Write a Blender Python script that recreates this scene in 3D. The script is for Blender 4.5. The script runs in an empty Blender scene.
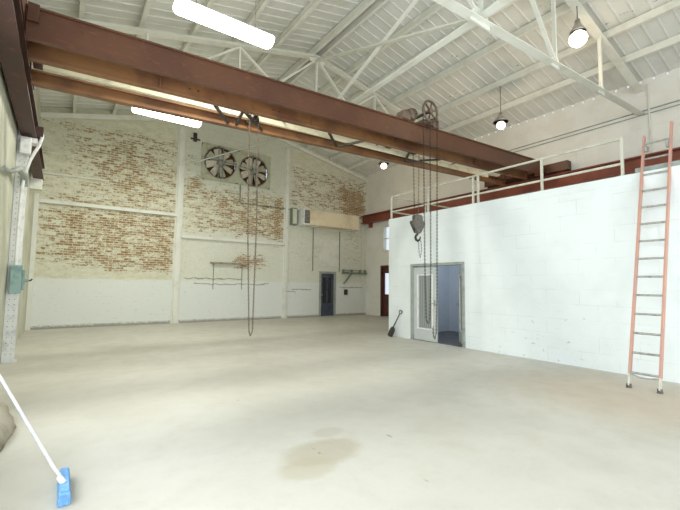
import bpy, math, random
from mathutils import Vector, Matrix
random.seed(7)
V = Vector
col = bpy.context.scene.collection
PI = math.pi

# ------------------------------------------------------------------ helpers
class MB:
    """collects shapes, then links them as ONE mesh object"""
    def __init__(s): s.v = []; s.f = []; s.sm = []
    def add(s, vs, fs, smooth=False):
        n = len(s.v); s.v += [tuple(p) for p in vs]
        for f in fs: s.f.append(tuple(n + i for i in f)); s.sm.append(smooth)
        return s
    def box(s, x0, x1, y0, y1, z0, z1):
        vs = [(x, y, z) for z in (z0, z1) for y in (y0, y1) for x in (x0, x1)]
        return s.add(vs, [(0,2,3,1),(4,5,7,6),(0,1,5,4),(2,6,7,3),(0,4,6,2),(1,3,7,5)])
    def extr(s, p0, p1, prof, up=(0,0,1), smooth=False):
        """extrude closed 2D profile (side, up) from p0 to p1"""
        p0, p1 = V(p0), V(p1); d = (p1 - p0).normalized()
        sd = d.cross(V(up)).normalized(); u = sd.cross(d)
        n = len(prof)
        vs = [p + sd*a + u*b for p in (p0, p1) for a, b in prof]
        fs = [(i, (i+1) % n, n + (i+1) % n, n + i) for i in range(n)]
        s.add(vs, fs, smooth)
        return s.add(vs, [tuple(range(n))[::-1], tuple(range(n, 2*n))])
    def bar(s, p0, p1, w, h, up=(0,0,1)):
        return s.extr(p0, p1, [(-w/2,-h/2),(w/2,-h/2),(w/2,h/2),(-w/2,h/2)], up)
    def ibeam(s, p0, p1, w, h, tf=.025, tw=.015, up=(0,0,1)):
        a, b, t = w/2, h/2, tw/2
        return s.extr(p0, p1, [(-a,-b),(a,-b),(a,-b+tf),(t,-b+tf),(t,b-tf),(a,b-tf),(a,b),(-a,b),(-a,b-tf),(-t,b-tf),(-t,-b+tf),(-a,-b+tf)], up)
    def angle(s, p0, p1, a, t=.012, up=(0,0,1), flip=1):
        """two back-to-back angles: a T section"""
        g = flip
        pr = [(-a,0),(a,0),(a,t*g),(t,t*g),(t,a*1.1*g),(-t,a*1.1*g),(-t,t*g),(-a,t*g)]
        return s.extr(p0, p1, pr if g > 0 else pr[::-1], up)
    def tube(s, pts, r, n=8, closed=False):
        pts = [V(p) for p in pts]; m = len(pts); rings = []
        nrm = None
        for i, p in enumerate(pts):
            if closed: t = pts[(i+1) % m] - pts[i-1]
            else: t = pts[min(i+1, m-1)] - pts[max(i-1, 0)]
            t.normalize()
            if nrm is None:
                nrm = t.orthogonal().normalized()
            nrm = (nrm - t*nrm.dot(t)).normalized(); b = t.cross(nrm)
            rr = r[i] if isinstance(r, (list, tuple)) else r
            rings.append([p + (nrm*math.cos(2*PI*k/n) + b*math.sin(2*PI*k/n))*rr for k in range(n)])
        vs = [q for ring in rings for q in ring]; fs = []
        for i in range(m if closed else m-1):
            j = (i+1) % m
            for k in range(n): fs.append((i*n+k, i*n+(k+1) % n, j*n+(k+1) % n, j*n+k))
        s.add(vs, fs, True)
        if not closed: s.add(vs, [tuple(range(n))[::-1], tuple((m-1)*n+k for k in range(n))])
        return s
    def lathe(s, c, prof, n=24, axis=(0,0,1)):
        """prof: (radius, height) pairs along axis"""
        q = V((0,0,1)).rotation_difference(V(axis)); c = V(c)
        vs = [c + q @ V((r*math.cos(2*PI*k/n), r*math.sin(2*PI*k/n), h)) for r, h in prof for k in range(n)]
        fs = [(i*n+k, i*n+(k+1) % n, (i+1)*n+(k+1) % n, (i+1)*n+k) for i in range(len(prof)-1) for k in range(n)]
        s.add(vs, fs, True)
        m = len(prof)
        return s.add(vs, [tuple(range(n))[::-1], tuple((m-1)*n+k for k in range(n))])
    def torus(s, c, R_, r, axis=(0,0,1), n=24, m=8, sx=1, sy=1):
        q = V((0,0,1)).rotation_difference(V(axis)); c = V(c)
        return s.tube([c + q @ V((R_*sx*math.cos(2*PI*k/n), R_*sy*math.sin(2*PI*k/n), 0)) for k in range(n)], r, m, True)
    def chain(s, pts, L=.045, w=.011, r=.0042):
        """chain links following the polyline"""
        pts = [V(p) for p in pts]; k = 0; rest = 0
        for a, b in zip(pts, pts[1:]):
            d = b - a; n = max(1, int(d.length / (L*.78))); u = d.normalized()
            o = u.orthogonal().normalized(); o2 = u.cross(o)
            for i in range(n):
                c = a + d*((i+.5)/n); sd = o if k % 2 else o2; k += 1
                ring = [c + u*(L/2*math.cos(t)) + sd*(w*math.sin(t)) for t in [2*PI*j/8 for j in range(8)]]
                s.tube(ring, r, 4, True)
        return s
    def build(s, name, mat, parent=None, bevel=0):
        me = bpy.data.meshes.new(name); me.from_pydata(s.v, [], s.f)
        me.polygons.foreach_set('use_smooth', s.sm)
        me.materials.append(mat); me.update()
        o = bpy.data.objects.new(name, me); col.objects.link(o)
        if parent:
            o.parent = parent
            o.matrix_parent_inverse = Matrix.Translation(-world_loc(parent))
        if bevel:
            m = o.modifiers.new('bevel', 'BEVEL'); m.width = bevel; m.segments = 2; m.limit_method = 'ANGLE'
        return o
def world_loc(o):
    p = V((0,0,0))
    while o: p += V(o.location); o = o.parent if not o.type == 'MESH' else None
    return p
def tag(o, label=None, cat=None, group=None, kind=None):
    if label: o['label'] = label
    if cat: o['category'] = cat
    if group: o['group'] = group
    if kind: o['kind'] = kind
    return o
def empty(name, loc, label, cat, group=None):
    o = bpy.data.objects.new(name, None); col.objects.link(o); o.location = loc
    o.empty_display_size = .1
    return tag(o, label, cat, group)
def copy_tree(o, parent=None):
    c = o.copy(); col.objects.link(c)
    if parent: c.parent = parent
    for ch in [x for x in col.objects if x.parent == o]: copy_tree(ch, c)
    return c

# ------------------------------------------------------------------ materials
def srgb(r, g, b):
    f = lambda c: (c/255/12.92) if c/255 <= .04045 else ((c/255+.055)/1.055)**2.4
    return (f(r), f(g), f(b), 1)
class N:
    """tiny node expression builder"""
    def __init__(s, name, rough=.6, metal=0, spec=.5):
        s.m = bpy.data.materials.new(name); s.m.use_nodes = True; s.t = s.m.node_tree
        s.b = s.t.nodes['Principled BSDF']; s.b.inputs['Roughness'].default_value = rough
        s.b.inputs['Metallic'].default_value = metal
        s.b.inputs['Specular IOR Level'].default_value = spec
        s.co = s.t.nodes.new('ShaderNodeTexCoord').outputs['Object']
        sp = s.t.nodes.new('ShaderNodeSeparateXYZ'); s.t.links.new(s.co, sp.inputs[0])
        s.X, s.Y, s.Z = sp.outputs
    def set(s, inp, v):
        if hasattr(v, 'is_linked') or isinstance(v, bpy.types.NodeSocket): s.t.links.new(v, inp)
        else: inp.default_value = v
    def math(s, op, a, b=0, c=0, clamp=False):
        n = s.t.nodes.new('ShaderNodeMath'); n.operation = op; n.use_clamp = clamp
        for i, q in enumerate((a, b, c)): s.set(n.inputs[i], q)
        return n.outputs[0]
    def add(s, a, b): return s.math('ADD', a, b)
    def mul(s, a, b): return s.math('MULTIPLY', a, b)
    def comb(s, x, y, z):
        n = s.t.nodes.new('ShaderNodeCombineXYZ')
        for i, q in enumerate((x, y, z)): s.set(n.inputs[i], q)
        return n.outputs[0]
    def noise(s, scale, detail=3, rough=.55, vec=None, stretch=None):
        v = vec or s.co
        if stretch:
            n = s.t.nodes.new('ShaderNodeVectorMath'); n.operation = 'MULTIPLY'
            s.set(n.inputs[0], v); n.inputs[1].default_value = stretch; v = n.outputs[0]
        n = s.t.nodes.new('ShaderNodeTexNoise'); s.set(n.inputs['Vector'], v)
        n.inputs['Scale'].default_value = scale; n.inputs['Detail'].default_value = detail; n.inputs['Roughness'].default_value = rough
        return n.outputs['Fac']
    def step(s, v, a, b, lo=0., hi=1.):
        n = s.t.nodes.new('ShaderNodeMapRange'); n.interpolation_type = 'SMOOTHSTEP'
        for i, q in enumerate((v, a, b, lo, hi)): s.set(n.inputs[i], q)
        return n.outputs[0]
    def area(s, u, v, u0, u1, v0, v1, e=.25):
        """soft-edged rectangle in two coordinates"""
        a = s.mul(s.step(u, u0-e, u0+e), s.step(u, u1+e, u1-e) if 0 else s.math('SUBTRACT', 1, s.step(u, u1-e, u1+e)))
        b = s.mul(s.step(v, v0-e, v0+e), s.math('SUBTRACT', 1, s.step(v, v1-e, v1+e)))
        return s.mul(a, b)
    def mix(s, f, a, b):
        n = s.t.nodes.new('ShaderNodeMix'); n.data_type = 'RGBA'
        s.set(n.inputs[0], f); s.set(n.inputs[6], a); s.set(n.inputs[7], b)
        return n.outputs[2]
    def color(s, c): s.set(s.b.inputs['Base Color'], c); return s
    def bump(s, h, strength=.3, dist=.01):
        n = s.t.nodes.new('ShaderNodeBump'); n.inputs['Strength'].default_value = strength
        n.inputs['Distance'].default_value = dist; s.set(n.inputs['Height'], h)
        s.t.links.new(n.outputs[0], s.b.inputs['Normal']); return s
def paint(name, c, c2=None, rough=.55, scale=4, metal=0, lo=.45, hi=.7, spec=.5):
    k = N(name, rough, metal, spec)
    if c2 is None: c2 = tuple(x*.75 for x in c[:3]) + (1,)
    return k.color(k.mix(k.step(k.noise(scale, 5), lo, hi), c, c2)).m

M = {}
M['truss'] = paint('truss_white_paint', srgb(230,230,220), srgb(220,218,206), .6, 3)
M['purlin'] = paint('purlin_white_paint', srgb(226,226,216), srgb(214,212,202), .65, 3)
M['galv'] = paint('rung_aluminium', srgb(176,176,172), srgb(140,140,138), .4, 20, .6)
M['rail'] = paint('railing_cream_paint', srgb(206,204,190), srgb(186,184,168), .5, 8)
M['cream'] = paint('cream_rail_paint', srgb(226,218,190), srgb(206,198,168), .5, 5)
M['pipe'] = paint('conduit_white', srgb(224,224,214), srgb(212,212,200), .5, 3)
M['darksteel'] = paint('greasy_dark_steel', srgb(74,66,58), srgb(48,42,38), .55, 20, .4)
M['hoist'] = paint('hoist_grey_brown', srgb(122,104,90), srgb(70,58,50), .5, 14, .3)
M['hook'] = paint('hook_grey', srgb(120,116,108), srgb(84,80,74), .5, 18, .3)
M['fiber'] = paint('ladder_faded_orange', srgb(198,150,132), srgb(184,146,142), .6, 3)
M['greyframe'] = paint('door_frame_grey', srgb(158,164,158), srgb(134,140,136), .5, 6)
M['leaf'] = paint('door_leaf_pale_grey', srgb(192,198,198), srgb(182,188,188), .45, 3)
M['navy'] = paint('back_door_slate', srgb(66,72,88), srgb(48,52,66), .5, 5)
M['black'] = paint('shovel_black', srgb(52,50,50), srgb(34,32,32), .5, 12)
M['green'] = paint('pale_green_steel', srgb(128,138,118), srgb(92,98,82), .6, 8)
M['duct'] = paint('heater_beige', srgb(226,212,182), srgb(208,192,160), .55, 2)
M['grille'] = paint('heater_grille_grey', srgb(150,150,142), srgb(110,110,104), .5, 30)
M['boxwhite'] = paint('junction_white', srgb(232,232,230), srgb(210,210,208), .45, 8)
M['teal'] = paint('switch_box_green_blue', srgb(150,176,172), srgb(120,150,148), .5, 6)
M['fanblade'] = paint('fan_blade_pale', srgb(212,206,190), srgb(176,168,150), .5, 8)
M['fanring'] = paint('fan_panel_paint', srgb(184,184,160), srgb(160,156,130), .7, 6)
M['louver'] = paint('fan_louvre_rust', srgb(150,96,48), srgb(84,56,36), .7, 9)
M['fandark'] = paint('fan_motor_grey', srgb(150,150,142), srgb(96,94,86), .5, 10)
M['blue'] = paint('broom_blue_bristle', srgb(112,166,222), srgb(140,186,230), .8, 40)
M['handle'] = paint('broom_white_handle', srgb(214,214,216), srgb(190,190,196), .4, 6)
M['tan'] = paint('tan_canvas', srgb(166,160,144), srgb(138,130,114), .9, 4)
M['redframe'] = paint('dark_red_door', srgb(92,50,42), srgb(66,38,34), .5, 6)
M['wood'] = paint('ledge_wood', srgb(170,156,128), srgb(120,108,86), .8, 12)
M['offin'] = paint('office_blue_wall', srgb(204,212,220), srgb(198,206,214), .7, 2)
M['offfloor'] = paint('office_dark_floor', srgb(92,94,94), srgb(76,78,80), .5, 3)
M['lampshade'] = paint('lamp_reflector', srgb(190,186,176), None, .3, 6, .6)

# red-oxide crane paint
def oxide(name, c, c2, rough):
    k = N(name, rough)
    n1 = k.step(k.noise(1.1, 5, .6), .42, .62)
    n2 = k.step(k.noise(7, 6, .65, stretch=(1,1,3)), .55, .72)
    base = k.mix(n1, c, c2)
    base = k.mix(k.mul(n2, .35), base, srgb(150,92,58))
    drip = k.step(k.noise(2.2, 4, .7, stretch=(9,2,.6)), .74, .77)
    k.color(k.mix(k.mul(drip, .7), base, srgb(214,196,176)))
    return k.m
M['oxide'] = oxide('crane_red_oxide', srgb(94,58,38), srgb(84,50,34), .42)
M['oxide_lit'] = oxide('crane_lit_tan_brown', srgb(128,90,56), srgb(98,64,44), .42)  # inner girders: golden lamp reflection painted in as a paler tan
M['runway_shaded'] = oxide('runway_shaded_brown', srgb(72,42,34), srgb(62,36,30), .55)  # left runway beam: the weaker light there is put into a darker brown
M['runway'] = oxide('runway_red_oxide', srgb(140,74,56), srgb(122,64,50), .5)

# painted brick wall with bare patches
def brick_material():
    k = N('peeling_painted_brick', .8)
    uv = k.comb(k.X, k.Z, 0)
    br = k.t.nodes.new('ShaderNodeTexBrick'); k.set(br.inputs['Vector'], uv)
    br.inputs['Scale'].default_value = 1; br.inputs['Brick Width'].default_value = .23
    br.inputs['Row Height'].default_value = .08; br.inputs['Mortar Size'].default_value = .009
    br.inputs['Color1'].default_value = srgb(184,156,108); br.inputs['Color2'].default_value = srgb(154,124,86)
    br.inputs['Mortar'].default_value = srgb(186,178,150); br.inputs['Bias'].default_value = .1
    # wear map: where the paint is gone
    A = lambda *a: k.area(k.X, k.Z, *a)
    terms = [(A(-.9,3.4,1.75,6.9,.25), .44), (A(-.3,3.4,1.8,3.9,.4), .17), (A(.6,2.9,4.3,6.3,.9), .16),
             (A(-.9,1.1,1.55,2.2,.25), -.16), (A(-.9,0,4.6,6.6,.5), -.14), (A(2.4,3.4,2.3,3.2,.4), .05),
             (A(3.5,7.9,3.3,5.4,.5), .54), (A(5.2,7.8,3.4,4.6,.4), .08), (A(3.5,4.3,5.2,6.6,.3), .40), (A(5.6,7.2,2.0,2.75,.35), .56), (A(3.9,6.5,2.0,2.9,.5), .12),
             (A(8.1,12.6,4.9,6.9,.3), .50), (A(10.9,12.4,3.9,6.2,.45), .30), (A(11,12.3,2.4,4,.3), .34),
             (A(8.1,10,2.2,4.2,.5), .26), (A(5,8,5.3,7.8,.5), .16), (A(7.4,7.9,2.2,5.2,.12), .2)]
    w = None
    for m_, g in terms:
        q = k.mul(m_, g); w = q if w is None else k.add(w, q)
    br2 = k.t.nodes.new('ShaderNodeTexBrick'); k.set(br2.inputs['Vector'], uv)
    for nm, vv in (('Scale', 1), ('Brick Width', .23), ('Row Height', .08), ('Mortar Size', .006), ('Bias', 0)): br2.inputs[nm].default_value = vv
    br2.inputs['Color1'].default_value = (0,0,0,1); br2.inputs['Color2'].default_value = (1,1,1,1); br2.inputs['Mortar'].default_value = (0,0,0,1)
    perbrick = br2.outputs['Color']
    big = k.noise(1.1, 4, .6, uv)
    mid = k.noise(3.2, 4, .65, uv, (.8,1.8,1))
    fine = k.noise(17, 5, .85, uv, (.5,1.15,1))
    s_ = k.add(k.add(k.mul(fine, .90), k.mul(perbrick, .13)), k.add(k.mul(mid, .24), k.mul(big, .08)))
    thr = k.add(k.math('SUBTRACT', .893, k.mul(w, .46)), k.mul(k.math('SUBTRACT', 1, k.step(k.Z, 1.55, 1.75)), .07))
    worn = k.step(k.math('SUBTRACT', s_, k.mul(br.outputs['Fac'], .07)), thr, k.add(thr, .07))
    clean = k.math('SUBTRACT', 1, k.step(k.add(k.Z, k.mul(big, .12)), 1.6, 1.68))
    p = k.mix(k.step(mid, .35, .65), srgb(220,219,200), srgb(208,205,180))
    p = k.mix(k.mul(A(3.5,8.2,5.0,8.2,.5), .6), p, srgb(208,211,198))
    p = k.mix(k.mul(A(3.5,12.8,1.3,3.6,.5), .7), p, srgb(220,221,210))
    p = k.mix(k.mul(A(8.1,12.8,3.3,6.9,.5), .5), p, srgb(220,220,208))
    p = k.mix(clean, p, srgb(224,227,222))
    p = k.mix(k.mul(k.step(k.noise(9,5,.7,uv,(.6,1.4,1)), .56, .74), .45), p, srgb(176,168,132))
    p = k.mix(k.mul(k.math('SUBTRACT', 1, k.step(k.add(k.Z, k.mul(fine, -.35)), -.14, -.04)), .7), p, srgb(110,98,80))
    brk = k.mix(k.step(k.noise(2.3, 3, .6, uv), .4, .66), br.outputs['Color'], srgb(162,128,84))
    brk = k.mix(k.step(k.noise(22, 3, .6, uv, (.4,1,1)), .54, .6), brk, srgb(112,90,68))
    chip = k.mul(k.step(k.noise(26, 3, .7, uv, (.6,1.3,1)), .60, .66), k.step(k.add(k.Z, k.mul(mid, 1.2)), 1.8, 2.6))
    p = k.mix(k.mul(chip, .55), p, srgb(120,100,72))
    # a few cracks
    ck = None
    for (x0, x1, z) in ((3.75,6.0,1.66),(4.1,7.2,1.46),(8.3,9.3,1.25),(7.95,8.5,1.15),(10.9,12.3,1.35)):
        zz = k.add(k.math('SUBTRACT', k.Z, z), k.mul(k.math('SUBTRACT', k.noise(3,3,.6,uv), .5), .2))
        q = k.mul(k.math('SUBTRACT', 1, k.step(k.math('ABSOLUTE', zz), .008, .026)), k.area(k.X, k.Z, x0, x1, z-.4, z+.4, .05))
        ck = q if ck is None else k.math('MAXIMUM', ck, q)
    p = k.mix(k.mul(ck, .75), p, srgb(120,108,80))
    k.color(k.mix(worn, p, brk))
    k.bump(k.math('SUBTRACT', k.mul(br.outputs['Fac'], -.6), k.mul(worn, .5)), .5, .012)
    return k.m
M['brick'] = brick_material()

def white_wall(name, c, c2, seams='Y', marks=True):
    k = N(name, .6)
    H_ = k.Y if seams == 'Y' else k.X
    uv = k.comb(H_, k.Z, 0)
    n = k.noise(1.4, 5, .6)
    p = k.mix(k.step(n, .4, .7), c, c2)
    # block courses showing through the paint
    br = k.t.nodes.new('ShaderNodeTexBrick'); k.set(br.inputs['Vector'], uv)
    br.inputs['Scale'].default_value = 1; br.inputs['Brick Width'].default_value = .62
    br.inputs['Row Height'].default_value = .29; br.inputs['Mortar Size'].default_value = .006
    br.inputs['Mortar Smooth'].default_value = .4
    f = k.mul(br.outputs['Fac'], k.step(k.noise(2.1, 4, .6, uv), .42, .66))
    p = k.mix(k.mul(f, .3), p, srgb(168,168,158))
    if marks:
        for (a, b, z0, z1, g) in ((3.0,4.7,.15,1.0,.5), (2.4,5.2,.02,.6,.35), (2,8.6,-.05,.07,.5)):
            sc = k.mul(k.step(k.noise(7, 5, .7, uv, (1,1.6,1)), .60, .70), k.area(k.Y, k.Z, a, b, z0, z1, .15))
            p = k.mix(k.mul(sc, g), p, srgb(120,124,130))
    sp = k.step(k.noise(11, 4, .7, uv), .72, .78)
    p = k.mix(k.mul(sp, .35), p, srgb(150,148,138))
    k.color(p); k.bump(k.add(k.mul(br.outputs['Fac'], -.5), k.mul(n, .3)), .25, .01)
    return k.m
M['office'] = white_wall('white_painted_block', srgb(232,238,240), srgb(226,232,233))
M['wallr'] = white_wall('cream_white_wall', srgb(234,232,226), srgb(226,223,214), marks=False)
M['walll'] = white_wall('grey_white_wall', srgb(206,206,188), srgb(186,186,166), marks=False)
M['wallf'] = white_wall('front_wall_paint', srgb(220,218,206), srgb(206,204,190), seams='X', marks=False)

def concrete():
    k = N('worn_concrete', .5, 0, .4)
    n1 = k.noise(.55, 6, .6); n2 = k.noise(3, 6, .65); n3 = k.noise(30, 4, .7)
    p = k.mix(k.step(n1, .38, .66), srgb(202,199,190), srgb(192,189,179))
    p = k.mix(k.mul(k.step(n2, .45, .75), .3), p, srgb(182,175,162))
    p = k.mix(k.mul(k.step(n3, .55, .75), .12), p, srgb(120,112,98))
    wob = k.mul(k.math('SUBTRACT', k.noise(4, 4, .6), .5), .55)
    def blob(cx, cy, rx, ry, c, g, e=.25):
        nonlocal p
        dx = k.math('DIVIDE', k.math('SUBTRACT', k.X, cx), rx); dy = k.math('DIVIDE', k.math('SUBTRACT', k.Y, cy), ry)
        r = k.add(k.math('SQRT', k.add(k.mul(dx, dx), k.mul(dy, dy))), wob)
        p = k.mix(k.mul(k.math('SUBTRACT', 1, k.step(r, 1-e, 1+e)), g), p, c)
    blob(1.98, 3.02, .40, .24, srgb(168,158,134), .55)
    blob(1.72, 2.83, .25, .17, srgb(176,168,144), .5)
    blob(2.28, 3.38, .17, .12, srgb(172,166,150), .4)
    blob(6.5, 2.2, 1.3, 1.5, srgb(188,164,134), .45, .6)
    blob(-.5, 3.6, .6, .9, srgb(156,146,128), .35, .6)
    sc = k.step(k.noise(6, 3, .5, None, (1, .35, 1)), .735, .76)
    p = k.mix(k.mul(sc, .5), p, srgb(110,102,88))
    k.color(p); k.set(k.b.inputs['Roughness'], k.step(n2, .3, .7, .42, .62))
    k.bump(k.add(n2, k.mul(n3, .2)), .12, .01)
    return k.m
M['concrete'] = concrete()

def deck():
    k = N('roof_deck_paint', .6)
    p = k.mix(k.step(k.noise(1.3, 5, .6), .4, .68), srgb(224,224,218), srgb(212,212,204))
    # dark flaking beside some purlins
    fl = k.mul(k.step(k.noise(5, 4, .7, None, (4, 1, 1)), .62, .66), k.add(k.area(k.X, k.X, 8.62, 8.78, 8.62, 8.78, .03), k.area(k.X, k.X, 9.98, 10.14, 9.98, 10.14, .03)))
    p = k.mix(fl, p, srgb(52,48,44))
    k.color(p); return k.m
M['deck'] = deck()

def emit(name, c, s):
    m = bpy.data.materials.new(name); m.use_nodes = True
    b = m.node_tree.nodes['Principled BSDF']; b.inputs['Base Color'].default_value = (.8,.8,.8,1)
    b.inputs['Emission Color'].default_value = c; b.inputs['Emission Strength'].default_value = s
    return m
M['tube'] = emit('fluorescent_lens', (1, 1, .82, 1), 24)
M['bulb'] = emit('lamp_bulb', (1, .84, .62, 1), 14)
def glass(name, c=(1,1,1,1), rough=.05, alpha=1):
    m = bpy.data.materials.new(name); m.use_nodes = True
    b = m.node_tree.nodes['Principled BSDF']; b.inputs['Base Color'].default_value = c
    b.inputs['Transmission Weight'].default_value = 1; b.inputs['Roughness'].default_value = rough
    b.inputs['IOR'].default_value = 1.2
    return m
M['glass'] = glass('window_glass', (.95,.97,1,1), .1)
def frosted():
    k = N('ribbed_grey_glass', .35)
    w = k.math('SINE', k.mul(k.Y, 90))
    k.color(k.mix(k.step(w, -.8, .8), srgb(150,156,154), srgb(128,134,134)))
    return k.m
M['frost'] = frosted()
def dark_glass():
    k = N('dark_door_glass', .15); k.color(srgb(34,36,44)); return k.m
M['darkglass'] = dark_glass()

# ------------------------------------------------------------------ dimensions (metres)
XL, XR, YB, YF = -.82, 12.55, 15.3, -6.0
XO, YO, ZO = 8.04, 8.72, 3.49
RX, RZ, SL, SR = 5.85, 8.55, .232, .212
def zd(x): return RZ - (SR*(x-RX) if x > RX else SL*(RX-x))   # underside of the roof deck

def wall_with_holes(axis, c0, c1, a0, a1, z0, ztop, holes):
    """axis 'x': wall plane at x, running in y. rectangles around openings; ztop constant"""
    b = MB(); cuts = sorted(set([a0, a1] + [h[0] for h in holes] + [h[1] for h in holes]))
    for p, q in zip(cuts, cuts[1:]):
        zs = [(z0, ztop)]
        for h in holes:
            if h[0] <= p and h[1] >= q:
                new = []
                for u, w in zs:
                    if h[2] > u: new.append((u, min(w, h[2])))
                    if h[3] < w: new.append((max(u, h[3]), w))
                zs = new
        for u, w in zs:
            if w - u < 1e-4: continue
            if axis == 'x': b.box(c0, c1, p, q, u, w)
            else: b.box(p, q, c0, c1, u, w)
    return b

# ------------------------------------------------------------------ setting
def struct(b, name, mat, label=None):
    o = b.build(name, mat); o['kind'] = 'structure'
    if label: o['label'] = label
    return o
b = MB(); b.box(XL-.3, XR+.3, YF-.3, YB+.3, -.25, 0)
struct(b, 'floor', M['concrete'], 'pale worn concrete floor with a brownish damp stain')

# back wall follows the gable
b = MB(); n = []
prof = [(XL-.3, -.05), (XR+.3, -.05), (XR+.3, zd(XR+.3)+.02), (RX, RZ+.02), (XL-.3, zd(XL-.3)+.02)]
DX0, DX1, DZ = 9.80, 10.62, 2.03
def gable(y0, y1, holes):
    g = MB(); cuts = sorted({XL-.3, XR+.3, RX} | {h[0] for h in holes} | {h[1] for h in holes})
    for p, q in zip(cuts, cuts[1:]):
        zs = [0]; seg = []
        lo = 0
        hs = sorted([h for h in holes if h[0] <= p and h[1] >= q], key=lambda h: h[2])
        for h in hs:
            if h[2] > lo: seg.append((lo, lo, h[2], h[2]))
            lo = h[3]
        seg.append((lo, lo, zd(p)+.02, zd(q)+.02))
        for (a, c, d, e) in seg:
            vs = [(p,y0,a),(q,y0,c),(q,y0,e),(p,y0,d),(p,y1,a),(q,y1,c),(q,y1,e),(p,y1,d)]
            g.add(vs, [(0,1,2,3),(5,4,7,6),(0,4,5,1),(3,2,6,7),(0,3,7,4),(1,5,6,2)])
    return g
struct(gable(YB, YB+.3, [(DX0, DX1, 0, DZ), (4.20, 7.12, 5.55, 7.0)]), 'wall_back', M['brick'], 'brick back wall with peeling white paint')
struct(gable(YF-.3, YF, [(-.2, 8.5, 0, 5.0), (9.2, 12, 1.2, 4.6)]), 'wall_front', M['wallf'])
b = wall_with_holes('x', XL-.3, XL, YF, YB, 0, zd(XL)-.0, [(-4.6, 5.4, .9, 4.0)])
struct(b, 'wall_left', M['walll'], 'pale painted left wall')
RD0, RD1 = 13.15, 14.18
WY0, WY1 = 13.1, 14.1
b = wall_with_holes('x', XR, XR+.3, YF, YB, 0, 6.98, [(RD0, RD1, 0, 2.42), (WY0, WY1, 3.08, 4.35)])
# closure pieces between the deck ribs leave small daylight gaps under the eave
y = YF
while y < YB:
    b.box(XR, XR+.04, y+.055, min(y+.29, YB), 6.98, zd(XR)-.001)
    b.box(XR, XR+.04, y, min(y+.055, YB), 6.98, zd(XR)-.08)
    y += .29
b.box(XR+.05, XR+.1, 11.2, YB, 6.98, zd(XR)-.001)
struct(b, 'wall_right', M['wallr'], 'cream right wall above the white office block')

# corrugated roof deck with ribs running down the slope
b = MB(); T = .05
for sgn in (1, -1):
    xe = XR+.05 if sgn > 0 else XL-.3
    y = YF-.3
    ys = []
    while y < YB+.3:
        ys += [(y, 0), (y+.235, 0), (y+.25, .02), (y+.275, .02)]; y += .29
    ys.append((YB+.3, 0))
    vs = []; fs = []
    for (yy, dz) in ys:
        yy = min(yy, YB+.3)
        vs += [(RX, yy, RZ-dz), (xe, yy, zd(xe)-dz)]
    for i in range(len(ys)-1):
        q = (2*i, 2*i+1, 2*i+3, 2*i+2); fs.append(q if sgn < 0 else q[::-1])
    b.add(vs, fs)
    b.add([(RX,YF-.3,RZ+T),(xe,YF-.3,zd(xe)+T),(xe,YB+.3,zd(xe)+T),(RX,YB+.3,RZ+T)], [(0,1,2,3) if sgn > 0 else (3,2,1,0)])
struct(b, 'ceiling', M['deck'], 'white painted ribbed metal roof deck')

# white office block standing inside the hall
DY0, DY1, DH = 6.00, 7.80, 2.09
b = wall_with_holes('x', XO, XO+.2, YF+.02, YO, 0, ZO, [(DY0, DY1, 0, DH)])
b.box(XO-.012, XO, 2.5, YO, 3.33, ZO)             # shallow fascia strip
b.box(XO+.2, XR-.002, YO-.2, YO, 0, ZO)          # end wall
b.box(XO+.2, XR-.002, YF+.02, YO-.2, ZO-.16, ZO)      # roof slab
struct(b, 'wall_office', M['office'], 'white block wall of the inner office')
b = MB(); b.box(10.5, 10.6, 5.2, YO-.2, .012, ZO-.16); b.box(XO+.2, 10.5, 5.2, 5.3, .012, ZO-.16); b.box(XO+.2, 10.5, YO-.26, YO-.2, .012, ZO-.16)
struct(b, 'wall_office_inside', M['offin'])
b = MB(); b.box(XO+.01, 10.6, 5.2, YO-.2, .0, .012)
struct(b, 'floor_office', M['offfloor'])

# ------------------------------------------------------------------ doors and windows
d = empty('door_1', (XO, 6.9, 0), 'grey framed double door in the white office wall, right leaf open', 'door'); d['kind'] = 'structure'
b = MB(); fw = .07
b.box(XO-.03, XO+.2, DY1-fw, DY1, 0, DH); b.box(XO-.03, XO+.2, DY0, DY0+fw, 0, DH); b.box(XO-.03, XO+.2, DY0+fw, DY1-fw, DH-fw, DH)
b.build('door_frame', M['greyframe'], d, .005)
def leaf(hinge, ang, w, parent, h=2.0):
    """panel door with tall glass, hinged at (x,y), built along local +x"""
    e = Matrix.Translation(V(hinge)) @ Matrix.Rotation(ang, 4, 'Z')
    def tr(mb): mb.v = [tuple(e @ V(p)) for p in mb.v]; return mb
    f = MB(); s_ = .13
    f.box(0, s_, -.022, .022, .012, h); f.box(w-s_, w, -.022, .022, .012, h)
    f.box(s_, w-s_, -.022, .022, h-.2, h); f.box(s_, w-s_, -.022, .022, .012, .31)
    lf = tr(f).build('door_leaf', M['leaf'], parent, .004)
    g = MB(); g.box(s_+.05, w-s_-.05, -.006, .006, .345, h-.235); tr(g).build('glass_pane', M['frost'], lf)
    m = MB()
    for (a, c, z0, z1) in ((s_, s_+.05, .31, h-.2), (w-s_-.05, w-s_, .31, h-.2), (s_+.05, w-s_-.05, .31, .345), (s_+.05, w-s_-.05, h-.235, h-.2)):
        m.box(a, c, -.03, .03, z0, z1)
    tr(m).build('glazing_bead', M['boxwhite'], lf, .003)
    k_ = MB(); k_.box(w-.09, w-.05, -.04, .04, .95, 1.12); k_.tube([(w-.07,-.04,1.02),(w-.07,-.09,1.02),(w-.16,-.09,1.02)], .01); k_.tube([(w-.07,.04,1.02),(w-.07,.09,1.02),(w-.16,.09,1.02)], .01)
    tr(k_).build('door_handle', M['galv'], lf)
leaf((XO+.05, DY1-fw, 0), -PI/2, .83, d)
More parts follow.
